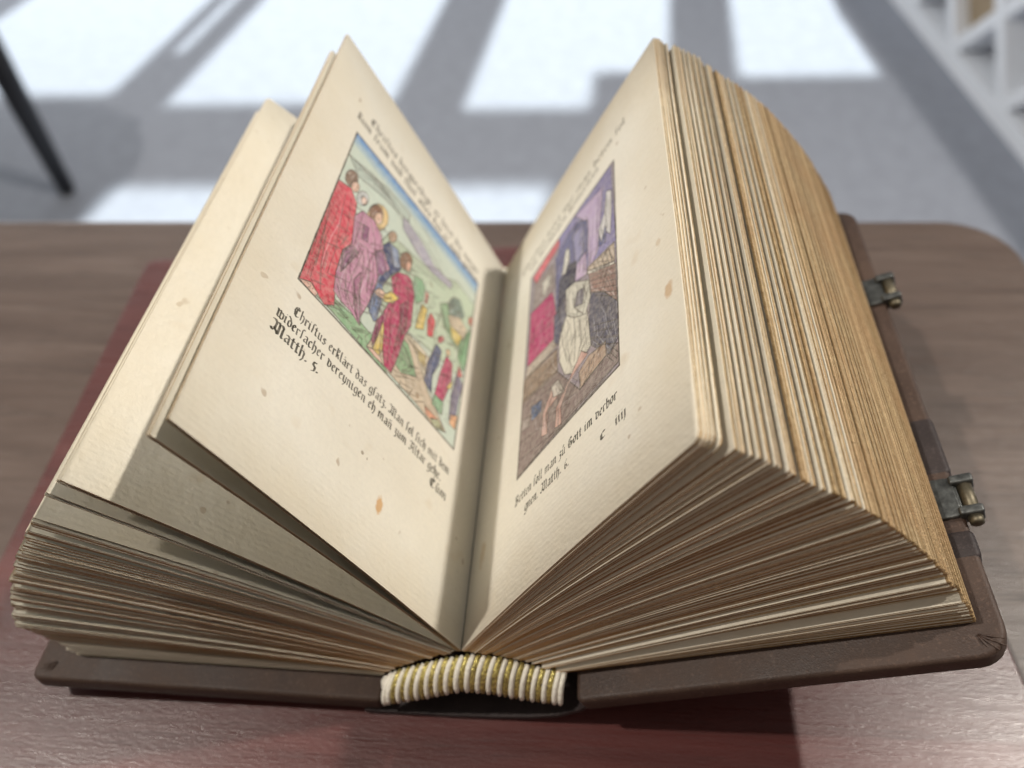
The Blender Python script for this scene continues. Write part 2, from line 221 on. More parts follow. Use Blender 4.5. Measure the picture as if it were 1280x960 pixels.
ABOVE = {'ä': 'a', 'ů': 'u', 'ñ': 'n'}
def text(img, s, u0, u1, v, xh, nib=.165, ink=(.05,.045,.04), jit=0.0, alpha=.93, seed=1):
    """s from u0 to u1 with its base line at v; xh is the x-height in page units"""
    rg = random.Random(seed)
    adv = sum(G[ABOVE.get(ch, ch)][0]+.12 for ch in s)
    k = (u1-u0)/adv; kx = k*PW; ky = xh*PH
    x = 0.0
    for ch in s:
        w, st = G[ABOVE.get(ch, ch)]
        st = [list(q) for q in st]
        if ch == 'i': st.append([(.06,1.24),(.14,1.32)])
        if ch == 'ä': st += [[(.1,1.24),(.16,1.36),(.24,1.3)]]
        if ch == 'ů': st += [[(.12,1.3),(.2,1.44),(.3,1.34),(.2,1.22),(.12,1.3)]]
        if ch == 'ñ': st += [[(-.02,1.28),(.4,1.36)]]
        dy = rg.uniform(-.04, .04); nb = nib*rg.uniform(.9, 1.15)
        for q in st:
            q = [(u0*PW + (x+px)*kx, (v*PH) + (py+dy)*ky) for px, py in q]
            nx, ny = .62*nb*abs(kx)*.95, .5*nb*ky
            if kx < 0: nx = -nx
            for a, b in zip(q[:-1], q[1:]):
                quad = [(a[0]-nx, a[1]-ny), (a[0]+nx, a[1]+ny), (b[0]+nx, b[1]+ny), (b[0]-nx, b[1]-ny)]
                fill(img, quad, ink, alpha); stroke(img, [a, b], .55*nb*ky, ink, alpha)
        x += w+.12
def illustration(img, polys, lines, quad, seed, sky=None, base=(.6,.6,.6)):
    """a hand-coloured block print: flat washes, dark outlines, engraved hatching; quad = (bl, br, tl, tr) in page u, v"""
    rg = random.Random(seed)
    bl, br, tl, tr = [np.array(q) for q in quad]
    def T(x, y):
        p = bl*(1-x)*(1-y) + br*x*(1-y) + tl*(1-x)*y + tr*x*y
        return (p[0]*PW, p[1]*PH)
    seen = np.array((.80,.765,.69))
    ratio = lambda c: np.clip(((np.array(c)*.88+np.array((.62,.59,.54))*.12)/seen), 0, 1)**2.0
    ink = np.array((.10,.085,.08))
    fill(img, [T(0,0), T(1,0), T(1,1), T(0,1)], ratio(base))
    if sky is not None:
        for i in range(40):
            y = 1-i/40*.5; f = max(0, 1-i/7)
            fill(img, [T(0,y-.0127), T(1,y-.0127), T(1,y), T(0,y)], ratio(np.array(sky)*f + np.array(base)*(1-f)))
        for i in range(26):
            y = rg.uniform(.72,.97); x = rg.uniform(0,.9); l = rg.uniform(.08,.3)
            stroke(img, [T(x+t*l, y-.05*t+.012*math.sin(6*t+i)) for t in np.linspace(0,1,7)], 1.6, ink*3, .45)
    for c, P in polys:
        pts = [T(min(max(x/1000,0),1), min(max(y/1000,0),1)) for x, y in P]
        fill(img, pts, ratio(c), .96)
        A = np.array(pts); cen = A.mean(0); ext = A.max(0)-A.min(0)
        dark = ratio(np.array(c)*.62)
        # folds and shading lines that follow the long way of each shape
        nl = int(min(14, max(2, ext[0]/7)))
        if ext[1] > 25:
            for i in range(nl):
                fx = (i+.5)/nl + rg.uniform(-.1,.1)
                q = []
                for t in np.linspace(.08,.92,7):
                    yy = A[:,1].min()+t*ext[1]
                    xs = []
                    for j in range(len(A)):
                        (ax, ay), (bx, by) = A[j], A[j-1]
                        if (ay > yy) != (by > yy): xs.append((bx-ax)*(yy-ay)/(by-ay)+ax)
                    if len(xs) >= 2: q.append((min(xs)+fx*(max(xs)-min(xs))+2.2*math.sin(5*t+i*2), yy))
                a, b = sorted((rg.uniform(0,.6), rg.uniform(.4,1)))
                q = q[int(a*len(q)):max(int(a*len(q))+2, int(b*len(q)))]
                if len(q) > 1:
                    z_ = rg.random()
                    stroke(img, q, rg.uniform(1.5,4.5), dark if z_ < .40 else (ink*1.6 if z_ < .66 else np.minimum(1, ratio(np.array(c)*.6+.36))), rg.uniform(.4,.8))
        if ext[1] > 25 and ext[0] > 14:
            right = rg.random() < .8
            for yy in np.arange(A[:,1].min()+2, A[:,1].max()-2, 4.2):
                xs = []
                for j in range(len(A)):
                    (ax, ay), (bx, by) = A[j], A[j-1]
                    if (ay > yy) != (by > yy): xs.append((bx-ax)*(yy-ay)/(by-ay)+ax)
                if len(xs) >= 2:
                    l, r__ = min(xs), max(xs); w_ = (r__-l)*rg.uniform(.2,.42)
                    s_ = [(r__-w_, yy), (r__, yy+2)] if right else [(l, yy+2), (l+w_, yy)]
                    stroke(img, s_, 1.7, ink*1.3, .46)
        stroke(img, pts+[pts[0]], 3.0, ink, .85)
    for P in lines:
        pts = [T(min(max(x/1000,.004),.996), min(max(y/1000,.004),.996)) for x, y in P]
        stroke(img, pts, rg.uniform(2.0,3.2), ink, .78)
        if rg.random() < .5: stroke(img, [(x+4, y+1.5) for x, y in pts], 1.8, ink*1.4, .55)
    # engraved hatching in patches
    for k in range(150):
        x, y = rg.uniform(.02,.92), rg.uniform(.02,.62); an = rg.choice((.3,.5,-.4,1.2)); n = rg.randint(3,7)
        for i in range(n):
            a = T(x+i*.008, y+i*.006); b = T(min(.99, x+i*.008+.045*math.cos(an)), min(.99, max(.01, y+i*.006+.035*math.sin(an))))
            stroke(img, [a, b], 1.5, ink, .5)
    stroke(img, [T(0,0), T(1,0), T(1,1), T(0,1), T(0,0)], 5.5, ink, .92)
def page_image(name, img):
    im = bpy.data.images.new(name, PW, PH, alpha=False, float_buffer=False)
    im.colorspace_settings.name = 'Non-Color'
    buf = np.ones((PH, PW, 4), np.float32); buf[..., :3] = np.clip(img, 0, 1)
    im.pixels.foreach_set(buf.ravel()); im.update(); im.pack()
    return im
left_print = np.ones((PH, PW, 3))
illustration(left_print, ILL_LEFT, LINES_LEFT, ((.853,.354),(.162,.352),(.845,.785),(.162,.832)), 3, sky=(.30,.47,.68), base=(.69,.73,.66))
text(left_print, 'ChriFtus erklärt das gFatz. Man Fol Fich mit dem', .832, .165, .288, .0130)
text(left_print, 'widerFacher vereynigen eh mañ zum Altar gehe.', .872, .198, .260, .0130)
text(left_print, 'Matth. 5.', .872, .712, .231, .0150, nib=.185)
text(left_print, 'Cům', .246, .158, .233, .0130)
text(left_print, 'ChriFtus bergpredigt. er leret die iunger', .81, .165, .853, .0148, ink=(.12,.11,.10), alpha=.85)
text(left_print, 'kum frum und thut alles das er euch gebeut', .86, .165, .823, .0148, ink=(.12,.11,.10), alpha=.85)
right_print = np.ones((PH, PW, 3))
illustration(right_print, ILL_RIGHT, LINES_RIGHT, ((.278,.242),(.770,.242),(.268,.792),(.775,.780)), 5, base=(.50,.45,.47))
text(right_print, 'Betten Foll man zů Gott im verbor', .280, .762, .184, .0130)
text(right_print, 'gnen. Matth. 6.', .340, .562, .152, .0130)
text(right_print, 'c', .695, .718, .137, .0130)
text(right_print, 'iiij', .752, .795, .137, .0130)
text(right_print, 'ChriFtus leret wie man beten Fol', .19, .845, .852, .0148, ink=(.15,.14,.12), alpha=.7)
text(right_print, 'im verborgen kemerlein', .26, .70, .822, .0148, ink=(.15,.14,.12), alpha=.7)
# ------------------------------------------------------------------ materials
def paper_mat(name, image=None, tint=(.74,.71,.63), stain=None):
    m, nt, b = new_mat(name)
    oi = N(nt, 'ShaderNodeObjectInfo'); v0 = coord(nt)
    sh = N(nt, 'ShaderNodeVectorMath', operation='SCALE'); sh.inputs[0].default_value = (.37, .91, .53); nt.links.new(oi.outputs['Random'], sh.inputs['Scale'])
    ad = N(nt, 'ShaderNodeVectorMath', operation='ADD'); nt.links.new(v0, ad.inputs[0]); nt.links.new(sh.outputs[0], ad.inputs[1]); v = ad.outputs[0]
    big = noise(nt, v, 14, 4, .6); fine = noise(nt, v, 900, 3, .6); fox = noise(nt, v, 95, 2, .5); spot = noise(nt, v, 260, 1, .4)
    c = mix(nt, ramp(nt, big, [(.3, (0,0,0)), (.7, (1,1,1))]), tuple(x*.88*y for x, y in zip(tint, (1.0,.985,.95))), tuple(min(1, x*1.05) for x in tint))
    c = mix(nt, math_(nt, 'MULTIPLY', oi.outputs['Random'], .35), c, tuple(x*y for x, y in zip(tint, (.90,.86,.78))))
    c = mix(nt, ramp(nt, fox, [(.67, (0,0,0)), (.84, (.4,.4,.4))]), c, (.50,.36,.20))
    c = mix(nt, ramp(nt, spot, [(.765, (0,0,0)), (.80, (.55,.55,.55))]), c, (.30,.20,.12))
    c = mix(nt, ramp(nt, fine, [(.25, (.30,.30,.30)), (.6, (0,0,0))]), c, tuple(x*.8 for x in tint))
    uvm = N(nt, 'ShaderNodeTexCoord'); su = N(nt, 'ShaderNodeSeparateXYZ'); nt.links.new(uvm.outputs['UV'], su.inputs[0])
    ev = math_(nt, 'ABSOLUTE', math_(nt, 'SUBTRACT', su.outputs['Y'], .5), 0)
    edge = math_(nt, 'ADD', math_(nt, 'MAXIMUM', su.outputs['X'], math_(nt, 'MULTIPLY', ev, 2.0)), math_(nt, 'MULTIPLY', math_(nt, 'SUBTRACT', noise(nt, v, 45, 4, .65), .5), .35))
    c = mix(nt, ramp(nt, edge, [(.80, (0,0,0)), (1.06, (.55,.55,.55))]), c, tuple(x*y for x, y in zip(tint, (.87,.80,.68))))
    if image:
        uvn = N(nt, 'ShaderNodeTexCoord')
        if stain:
            for (su, sv, ru, rv, sc, sa) in stain:
                mp = N(nt, 'ShaderNodeMapping', vector_type='POINT'); mp.inputs['Location'].default_value = (-su/ru, -sv/rv, 0); mp.inputs['Scale'].default_value = (1/ru, 1/rv, 1)
                nt.links.new(uvn.outputs['UV'], mp.inputs[0])
                ln = N(nt, 'ShaderNodeVectorMath', operation='LENGTH'); nt.links.new(mp.outputs[0], ln.inputs[0])
                wob = math_(nt, 'ADD', ln.outputs['Value'], math_(nt, 'MULTIPLY', math_(nt, 'SUBTRACT', noise(nt, v, 420, 3), .5), 1.3))
                c = mix(nt, ramp(nt, wob, [(.55, (sa,)*3), (1.0, (0,0,0))]), c, sc)
        t = N(nt, 'ShaderNodeTexImage'); t.image = image; t.extension = 'EXTEND'; nt.links.new(uvn.outputs['UV'], t.inputs[0])
        # the ink is uneven, worn where the press took badly
        wear = ramp(nt, noise(nt, v, 700, 3, .7), [(.35, (.78,)*3), (.6, (1,1,1))])
        c = mix(nt, wear, c, mix(nt, 1.0, c, t.outputs['Color'], 'MULTIPLY'))
    nt.links.new(c, b.inputs['Base Color'])
    b.inputs['Roughness'].default_value = .85; b.inputs['Specular IOR Level'].default_value = .25
    w = N(nt, 'ShaderNodeTexWave', wave_type='BANDS', bands_direction='Y'); w.inputs['Scale'].default_value = 230
    w.inputs['Distortion'].default_value = 2.5; w.inputs['Detail'].default_value = 2; w.inputs['Detail Scale'].default_value = 2
    nt.links.new(v, w.inputs['Vector'])
    h = math_(nt, 'ADD', math_(nt, 'MULTIPLY', noise(nt, v, 520, 4, .65), 1.0), math_(nt, 'MULTIPLY', w.outputs['Fac'], .09))
    h = math_(nt, 'ADD', h, math_(nt, 'MULTIPLY', noise(nt, v, 60, 2), 1.6))
    bump(nt, b, h, .7, .00026)
    return m
def gilt_mat(name, lo, md, hi):
    m, nt, b = new_mat(name)
    v = coord(nt, (1, 1, 1)); vs_ = coord(nt, (1, .6, 1))
    f = noise(nt, vs_, 900, 4, .7); g = noise(nt, v, 1700, 2, .6); h = noise(nt, v, 60, 3)
    oi = N(nt, 'ShaderNodeObjectInfo')
    c = ramp(nt, f, [(.28, lo), (.5, md), (.72, hi)])
    pw = N(nt, 'ShaderNodeMath', operation='POWER'); nt.links.new(oi.outputs['Random'], pw.inputs[0]); pw.inputs[1].default_value = 1.6
    c = mix(nt, math_(nt, 'MULTIPLY', pw.outputs[0], .75), c, tuple(x*.52 for x in md))
    wn = N(nt, 'ShaderNodeTexWhiteNoise', noise_dimensions='1D'); nt.links.new(oi.outputs['Random'], wn.inputs['W'])
    c = mix(nt, ramp(nt, wn.outputs['Value'], [(.72, (0,0,0)), (.9, (.65,.65,.65))]), c, tuple(min(1, x*1.35+.06) for x in md))
    c = mix(nt, ramp(nt, h, [(.35, (.5,.5,.5)), (.6, (0,0,0))]), c, (.36,.22,.11))
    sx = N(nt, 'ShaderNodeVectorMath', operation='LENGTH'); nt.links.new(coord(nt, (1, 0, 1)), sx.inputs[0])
    c = mix(nt, ramp(nt, sx.outputs['Value'], [(.028, (.85,.85,.85)), (.062, (0,0,0))]), c, (.62,.36,.13))  # warm glow around the spine, painted into the gilt colour
    nt.links.new(c, b.inputs['Base Color'])
    nt.links.new(ramp(nt, g, [(.45, (.15,.15,.15)), (.72, (.95,.95,.95))]), b.inputs['Metallic'])
    b.inputs['Roughness'].default_value = .42; b.inputs['Specular IOR Level'].default_value = .2
    bump(nt, b, math_(nt, 'ADD', g, f), .7, .00025)
    return m
paper = paper_mat('old_paper')
endpaper = paper_mat('endpaper', tint=(.74,.71,.63))
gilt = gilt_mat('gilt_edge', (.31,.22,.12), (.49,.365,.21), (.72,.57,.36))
shaded_gilt = gilt_mat('shaded_gilt_edge', (.20,.118,.052), (.36,.232,.110), (.56,.39,.185))  # darker copy of the gilt: shade on tail and head edges put into the colour
dull_gilt = gilt_mat('dull_gilt_margin', (.25,.165,.08), (.37,.255,.13), (.50,.37,.20))
left_paper = paper_mat('printed_paper_of_the_reading', page_image('left_page_print', left_print),
    stain=[(.425,.118,.014,.022,(.55,.30,.10),.8),(.875,.873,.006,.008,(.35,.27,.18),.7),(.52,.175,.006,.004,(.2,.15,.1),.7),(.50,.172,.003,.003,(.25,.2,.15),.6)])
right_paper = paper_mat('printed_paper_of_the_prayer', page_image('right_page_print', right_print),
    stain=[(.955,.285,.016,.018,(.50,.33,.18),.75),(.935,.405,.012,.010,(.50,.38,.25),.5),(.08,.16,.02,.03,(.50,.38,.22),.5)])
def leather_mat(name, dark, light):
    m, nt, b = new_mat(name)
    v = coord(nt); f = noise(nt, v, 70, 4, .6); g = noise(nt, v, 1300, 3, .6)
    vor = N(nt, 'ShaderNodeTexVoronoi', feature='DISTANCE_TO_EDGE'); vor.inputs['Scale'].default_value = 1700; nt.links.new(v, vor.inputs['Vector'])
    c = ramp(nt, f, [(.3, dark), (.7, light)])
    c = mix(nt, ramp(nt, g, [(.55, (0,0,0)), (.75, (.55,.55,.55))]), c, tuple(x*1.9 for x in light))
    c = mix(nt, ramp(nt, noise(nt, v, 240, 5, .75), [(.60, (0,0,0)), (.72, (.6,.6,.6))]), c, tuple(x*1.6+.02 for x in light))
    nt.links.new(c, b.inputs['Base Color'])
    nt.links.new(ramp(nt, f, [(.3, (.45,)*3), (.7, (.65,)*3)]), b.inputs['Roughness']); b.inputs['Specular IOR Level'].default_value = .3
    bump(nt, b, math_(nt, 'ADD', math_(nt, 'MULTIPLY', vor.outputs['Distance'], 1.6), g), .45, .00010)
    return m
leather = leather_mat('brown_leather', (.036,.021,.0155), (.066,.041,.030))
dark_leather = leather_mat('dark_leather', (.018,.013,.013), (.036,.026,.025))
iron = simple('dark_clasp_metal', (.085,.088,.085), .42, .8, 700, .45, .0002)
brass = simple('worn_brass', (.13,.112,.078), .5, .85, 900, .3, .0001)
white_thread = simple('white_thread', (.86,.82,.71), .7, 0, 1100, .12, .0005)
gold_thread = simple('gold_thread', (.74,.50,.17), .32, .7, 1300, .75, .0009)
def wood_mat(name, dark, mid, light, rough, streak, coat=0.0, fine=0):
    m, nt, b = new_mat(name)
    v = coord(nt, (1, 9, 9)); v2 = coord(nt, (1, 26, 26)); v3 = coord(nt, (.6, 2.2, 2.2))
    f = noise(nt, v, 12, 5, .6, .6); g = noise(nt, v2, 42, 4, .7); h = noise(nt, v3, 7, 3, .5)
    c = ramp(nt, f, [(.3, dark), (.55, mid), (.78, light)])
    c = mix(nt, ramp(nt, h, [(.35, (.5,.5,.5)), (.65, (0,0,0))]), c, dark)
    c = mix(nt, ramp(nt, g, [(.36, (streak,)*3), (.42, (0,0,0))]), c, tuple(x*.35 for x in dark))
    nt.links.new(c, b.inputs['Base Color'])
    nt.links.new(ramp(nt, g, [(.3, (rough+.16,)*3), (.6, (rough,)*3)]), b.inputs['Roughness'])
    bump(nt, b, math_(nt, 'ADD', math_(nt, 'MULTIPLY', g, 1.0), math_(nt, 'MULTIPLY', noise(nt, v2, 120, 3, .7), .7)), .55, .00016)
    if fine: bump(nt, b, math_(nt, 'ADD', math_(nt, 'MULTIPLY', noise(nt, coord(nt, (.35, 1.6, 1.6)), 1100, 3, .7), 1.0), math_(nt, 'MULTIPLY', g, .5)), .75, .00016)
    if coat: b.inputs['Coat Weight'].default_value = coat; b.inputs['Coat Roughness'].default_value = .3
    return m
table_wood = wood_mat('grey_brown_wood', (.064,.042,.033), (.096,.067,.054), (.135,.100,.084), .33, .62)
board_wood = wood_mat('red_brown_wood', (.062,.017,.015), (.092,.027,.024), (.122,.041,.037), .27, .3, coat=.3, fine=1)
carpet = simple('grey_carpet', (.285,.305,.355), .95, 0, 30, .09, .002)
wall_paint = simple('white_wall_paint', (.75,.76,.78), .9, 0, 3, .03)
blocker_dark = simple('light_blocker_dark', (.10,.075,.06), .6, 0, 5, .15)  # for the added wall that keeps light off the book
white_lacquer = simple('white_lacquer', (.84,.87,.92), .45, 0, 4, .03)
black_metal = simple('black_metal', (.012,.013,.018), .45)
seat_fabric = simple('black_fabric', (.03,.03,.034), .9, 0, 900, .3, .0006)

# ------------------------------------------------------------------ the room: floor, window wall, bookcase, stool
FZ = -5.5
V, F = boxvf(-26, 22, -24, 26.4, FZ-.7, FZ)
mesh('floor', V, F, carpet)['kind'] = 'structure'
WY = 26.0
def on_wall(x, y):                          # where the ray from a floor point to the daylight passes the wall
    t = (WY-y)/(SUN.y-y); return x+(SUN.x-x)*t, FZ+(SUN.z-FZ)*t
patches = [(-7.45,-.40,8.35,9.84),(-13.2,-8.62,12.72,19.5),(-8.02,-7.80,14.4,19.5),(-7.42,-3.2,12.30,19.5),
           (-1.90,.29,12.02,19.5),(.29,1.72,13.30,19.5),(2.93,5.60,13.05,19.5)]
rects = []
for x0, x1, y0, y1 in patches:
    a = on_wall((x0+x1)/2, y0); b = on_wall((x0+x1)/2, y1)
    xa = on_wall(x0, y0)[0]; xb = on_wall(x1, y0)[0]
    rects.append((min(xa, xb), max(xa, xb), min(a[1], b[1]), max(a[1], b[1])))
xs = sorted({-26.0, 22.0, *[r[0] for r in rects], *[r[1] for r in rects]})
zs = sorted({FZ, 26.0, *[r[2] for r in rects], *[r[3] for r in rects]})
def open_at(x, z): return any(r[0]-1e-6 < x < r[1]+1e-6 and r[2]-1e-6 < z < r[3]+1e-6 for r in rects)
V = []; F = []
for i in range(len(xs)-1):
    zrun = None
    for j in range(len(zs)):
        solid = j < len(zs)-1 and not open_at((xs[i]+xs[i+1])/2, (zs[j]+zs[j+1])/2)
        if solid and zrun is None: zrun = zs[j]
        if not solid and zrun is not None:
            bv, bf = boxvf(xs[i], xs[i+1], WY, WY+.15, zrun, zs[j]); V, F = join((V, F), (bv, bf)); zrun = None
mesh('wall', V, F, wall_paint)['kind'] = 'structure'
V, F = boxvf(-26, 22, -9.2, -9, FZ, 22)  # unseen wall added behind the camera to block light from the front
mesh('wall', V, F, blocker_dark)['kind'] = 'structure'

# white bookcase with crossed diagonal boards
bd = Vector((-.0848, .9964, 0)); bx = Vector((.9964, .0848, 0))
B0 = Vector((6.54, 13.50, 0)); BS = 1.982; BZ = -5.32
case = thing('bookcase', 'white bookcase with crossed diagonal shelves along the right side of the room', 'bookcase', (B0.x, B0.y, FZ))
def inb(vf): return [tuple(bd*a + bx*b + Vector((0, 0, z))) for a, b, z in vf[0]], vf[1]
t0, t1, HB, DP = -5.5, 5.5, 3.0, 2.4
def part(name, vf, m, parent, bev=0): 
    o = mesh(name, vf[0], vf[1], m, parent); return o
part('plinth', inb(boxvf(t0*BS, t1*BS, .0, DP, .0, .32)), white_lacquer, case)
part('back_panel', inb(boxvf(t0*BS, t1*BS, DP, DP+.12, .02, HB*BS+.3)), white_lacquer, case)
part('top_panel', inb(boxvf(t0*BS, t1*BS, -.02, DP-.02, HB*BS+.3, HB*BS+.5)), white_lacquer, case)
for s in (t0, t1): part('side_panel', inb(boxvf(s*BS-.1, s*BS+.1, -.03, DP-.03, .322, HB*BS+.29)), white_lacquer, case)
tw = .115
for k in range(-9, 10):
    for sg in (1, -1):
        a0, a1 = float(k), k+sg*HB
        lo, hi = t0+.06, t1-.06
        za, zb = 0.0, HB
        if not lo <= a0 <= hi:
            a0c = min(max(a0, lo), hi); za = abs(a0c-a0); a0 = a0c
        a1c = min(max(a1, lo), hi); zb -= abs(a1-a1c); a1 = a1c
        if zb-za < .3: continue
        d = Vector(((a1-a0)*BS, (zb-za)*BS)).normalized(); n = Vector((-d.y, d.x))*tw
        p0 = Vector((a0*BS, .32+za*BS)); p1 = Vector((a1*BS, .3+zb*BS)); off = .01 if sg > 0 else .025
        v = []
        for b_ in (off, DP-.01):
            for q in (p0-n, p0+n, p1+n, p1-n): v.append((q.x, b_, q.y))
        part('diagonal_shelf', inb((v, [(0,1,2,3),(7,6,5,4),(0,4,5,1),(1,5,6,2),(2,6,7,3),(3,7,4,0)])), white_lacquer, case)

cu = BS*.5; u_ = Vector((.7071, .7071)); v_ = Vector((-.7071, .7071))
q0 = Vector((0, .31)) + (u_+v_)*(tw+.004)
v = []
for b_ in (.25, 1.7):
    for q in (q0, q0+u_*.85, q0+u_*.85+v_*.8, q0+v_*.8): v.append((q.x, b_, q.y))
vv, ff = inb((v, [(0,1,2,3),(7,6,5,4),(0,4,5,1),(1,5,6,2),(2,6,7,3),(3,7,4,0)]))
bx_o = mesh('cardboard_box', [(x+B0.x, y+B0.y, z+FZ) for x, y, z in vv], ff, simple('brown_cardboard', (.33,.25,.16), .8, 0, 40, .2))
bx_o['label'] = 'small brown cardboard box lying in a compartment of the white bookcase'; bx_o['category'] = 'box'

stool = thing('stool', 'black stool leg standing on the grey floor at the left edge', 'stool', (-9.4, 8.24, FZ))
for (x, y) in ((-7.99, 9.73), (-10.6, 8.9), (-9.6, 6.1)):
    dx, dy = x+9.4, y-8.24
    V, F = tube([(dx, dy, 0.0), (dx, dy, .05), (dx, dy, 1.6), (dx, dy, 3.2)], [.105, .125, .165, .20], 12)
    mesh('leg', V, F, black_metal, stool, smooth=True)
V, F = rslab(4.0, 4.0, .35, 1.95, .12, 10); V = [(x-2.0, y-2.0, z+3.36) for x, y, z in V]
mesh('seat', V, F, seat_fabric, stool, smooth=True)

# ------------------------------------------------------------------ table and the thin red-brown board under the book
table = thing('table', 'grey brown wooden table with rounded corner under the open book', 'table', (0, 0, FZ))
V, F = rslab(5.5, 5.2, .22, .19, .02, 8, 3)
V = [(x-4.05, y-3.705, z-FZ-.015-.11) for x, y, z in V]
mesh('tabletop', V, F, table_wood, table)
for x, y in ((-3.8, -3.5), (1.2, -3.5), (-3.8, 1.2), (1.2, 1.2)):
    V, F = boxvf(x-.15, x+.15, y-.15, y+.15, 0, -FZ-.236); mesh('leg', V, F, black_metal, table)
V, F = rslab(2.06, 3.4, .014, .03, .004, 4, 3)
ca, sa = math.cos(math.radians(3.6)), math.sin(math.radians(3.6))
V = [((x-1.03)*ca-(y-3.4)*sa-.10, (x-1.03)*sa+(y-3.4)*ca+1.335, z-.0075) for x, y, z in V]
bo = mesh('wooden_board', V, F, board_wood); bo['label'] = 'thin reddish brown wooden board lying flat beneath the open book'; bo['category'] = 'board'

V, F = boxvf(2.0605, 2.0685, -.0, 3.36, -.0070, .0012)
V = [((x-1.03)*ca-(y-3.4)*sa-.10, (x-1.03)*sa+(y-3.4)*ca+1.335, z-.0075) for x, y, z in V]
mesh('seam_shadow', V, F, simple('seam_shadow_dark', (.035,.018,.013), .5), bo)  # dark strip standing in for the shadow along the board's seam

# ------------------------------------------------------------------ the book
book = thing('book', 'thick old book lying open with gilt edges and dark leather covers', 'book', (0, 0, 0))
def interp(pts, t):                        # point at arc fraction t of a polyline
    L = [math.dist(a, b) for a, b in zip(pts[:-1], pts[1:])]; s = t*sum(L)
    for a, b, l in zip(pts[:-1], pts[1:], L):
        if s <= l: f = s/l; return tuple(x*(1-f)+y*f for x, y in zip(a, b))
        s -= l
    return pts[-1]
def leaf(root, tip, sag, th, y0, y1, side, name='page', mats=None, n=9, rc=.010, printed=False, wav=0.0, bleed=False):
    """one leaf as a thin solid: its curve in x, z from root to tip, run along y; outer corners rounded"""
    rx, rz = root; tx, tz = tip
    L = math.hypot(tx-rx, tz-rz); dx, dz = (tx-rx)/L, (tz-rz)/L
    nx, nz = (-dz, dx) if side > 0 else (dz, -dx)            # the upper side
    ss = [i/(n-3) * (1-rc/L) for i in range(n-2)] + [1-rc*.3/L, 1.0]
    rr = rc*(1.0 if rc > .009 else .3); ins = [0]*(n-2) + [rr*.32, rr]
    cur = []
    for s in ss:
        b = sag*4*s*(1-s)*(1-.35*s) 
        cur.append((rx+dx*L*s+nx*b, rz+dz*L*s+nz*b))
    V = []; UV = []
    ny = 6 if wav else 2
    for i, (x, z) in enumerate(cur):
        a = cur[max(i-1, 0)]; c = cur[min(i+1, n-1)]
        ex, ez = c[0]-a[0], c[1]-a[1]; l = math.hypot(ex, ez); ex, ez = ex/l, ez/l
        ux, uz = (-ez, ex) if side > 0 else (ez, -ex)
        h = th*(.45+.55*ss[i])/2
        for j in range(ny):
            f = j/(ny-1); y = (y0+ins[i])*(1-f)+(y1-ins[i])*f
            wv = wav*math.sin(f*5.1+1.3+ss[i]*2)*ss[i]**2
            for sgn in (1, -1):
                V.append((x+ux*(h*sgn+wv), y, z+uz*(h*sgn+wv))); UV.append((ss[i], (y-y0)/(y1-y0)))
    F = []; M = []
    st = ny*2
    id_ = lambda i, j, k: i*st+j*2+k
    for i in range(n-1):
        for j in range(ny-1):
            for k in (0, 1):
                q = (id_(i,j,k), id_(i+1,j,k), id_(i+1,j+1,k), id_(i,j+1,k))
                F.append(q if (k == 0) == (side > 0) else q[::-1]); M.append(2 if printed and k == 0 else (4 if bleed and i >= n-3 and k == 0 else 0))
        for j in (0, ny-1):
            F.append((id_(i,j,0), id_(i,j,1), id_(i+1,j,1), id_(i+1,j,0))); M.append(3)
    for j in range(ny-1): F.append((id_(n-1,j,0), id_(n-1,j,1), id_(n-1,j+1,1), id_(n-1,j+1,0))); M.append(1)
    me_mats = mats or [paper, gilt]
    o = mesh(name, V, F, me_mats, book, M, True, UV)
    me = o.data
    me.polygons.foreach_set('use_smooth', [m in (0, 2, 4) for m in M])
    return o
def spread(n, big, seed, gaps=(), fan=0.0):                   # uneven gaps: leaves cling in small clusters
    r = random.Random(seed); g = []
    left = 0
    for i in range(n):
        if left == 0: g.append(r.uniform(1.6, big)); left = r.randint(1, 5)
        else: g.append(r.uniform(.45, .95)); left -= 1
    g = [x*(1+fan*max(0, 1-2.2*i/n)) for i, x in enumerate(g)]
    tot = sum(g)
    for at, amount in gaps: g[int(at*n)] += amount*tot
    c = np.cumsum(g); return [float(x/c[-1]) for x in c]
rootL = [(-.001,.190),(-.047,.164),(-.098,.128),(-.142,.094),(-.158,.0655)]
rootR = [(.001,.190),(.054,.180),(.111,.158),(.164,.138),(.178,.127)]
tipsL = [(-.284,.797),(-.2875,.7945),(-.321,.764),(-.324,.761),(-.482,.661),(-.4865,.6575),(-.491,.654),(-.517,.629),(-.5215,.625)]
pl = [(-.568,.566),(-.580,.550),(-.615,.508),(-.671,.434),(-.73,.339),(-.775,.245),(-.785,.212)]
NL = 96
tipsL += [interp(pl, t) for t in [0.0]+spread(NL, 3.6, 11, ((.07,.03),(.15,.018),(.24,.016),(.33,.016),(.42,.02),(.50,.016),(.60,.026),(.69,.018),(.78,.026),(.87,.03),(.95,.036)))]
tipsL += [interp([(-.781,.205),(-.768,.178),(-.750,.150),(-.738,.128),(-.732,.103),(-.731,.0895)], (q+.35*math.sin(q*2.1))/23.3) for q in range(24)]
tipsR = [(.326,.783),(.329,.781),(.3335,.780),(.338,.778),(.3435,.7745),(.352,.770),(.3675,.7625),(.3695,.7612),(.374,.7592),(.3755,.758),(.378,.757),(.387,.7525),(.396,.7485),(.3985,.747),(.407,.743),(.4095,.7415),(.418,.7365)]
pr = [(.425,.730),(.435,.724),(.457,.708),(.516,.670),(.572,.625),(.62,.578),(.672,.52),(.715,.462),(.75,.41),(.770,.372)]
NR = 148
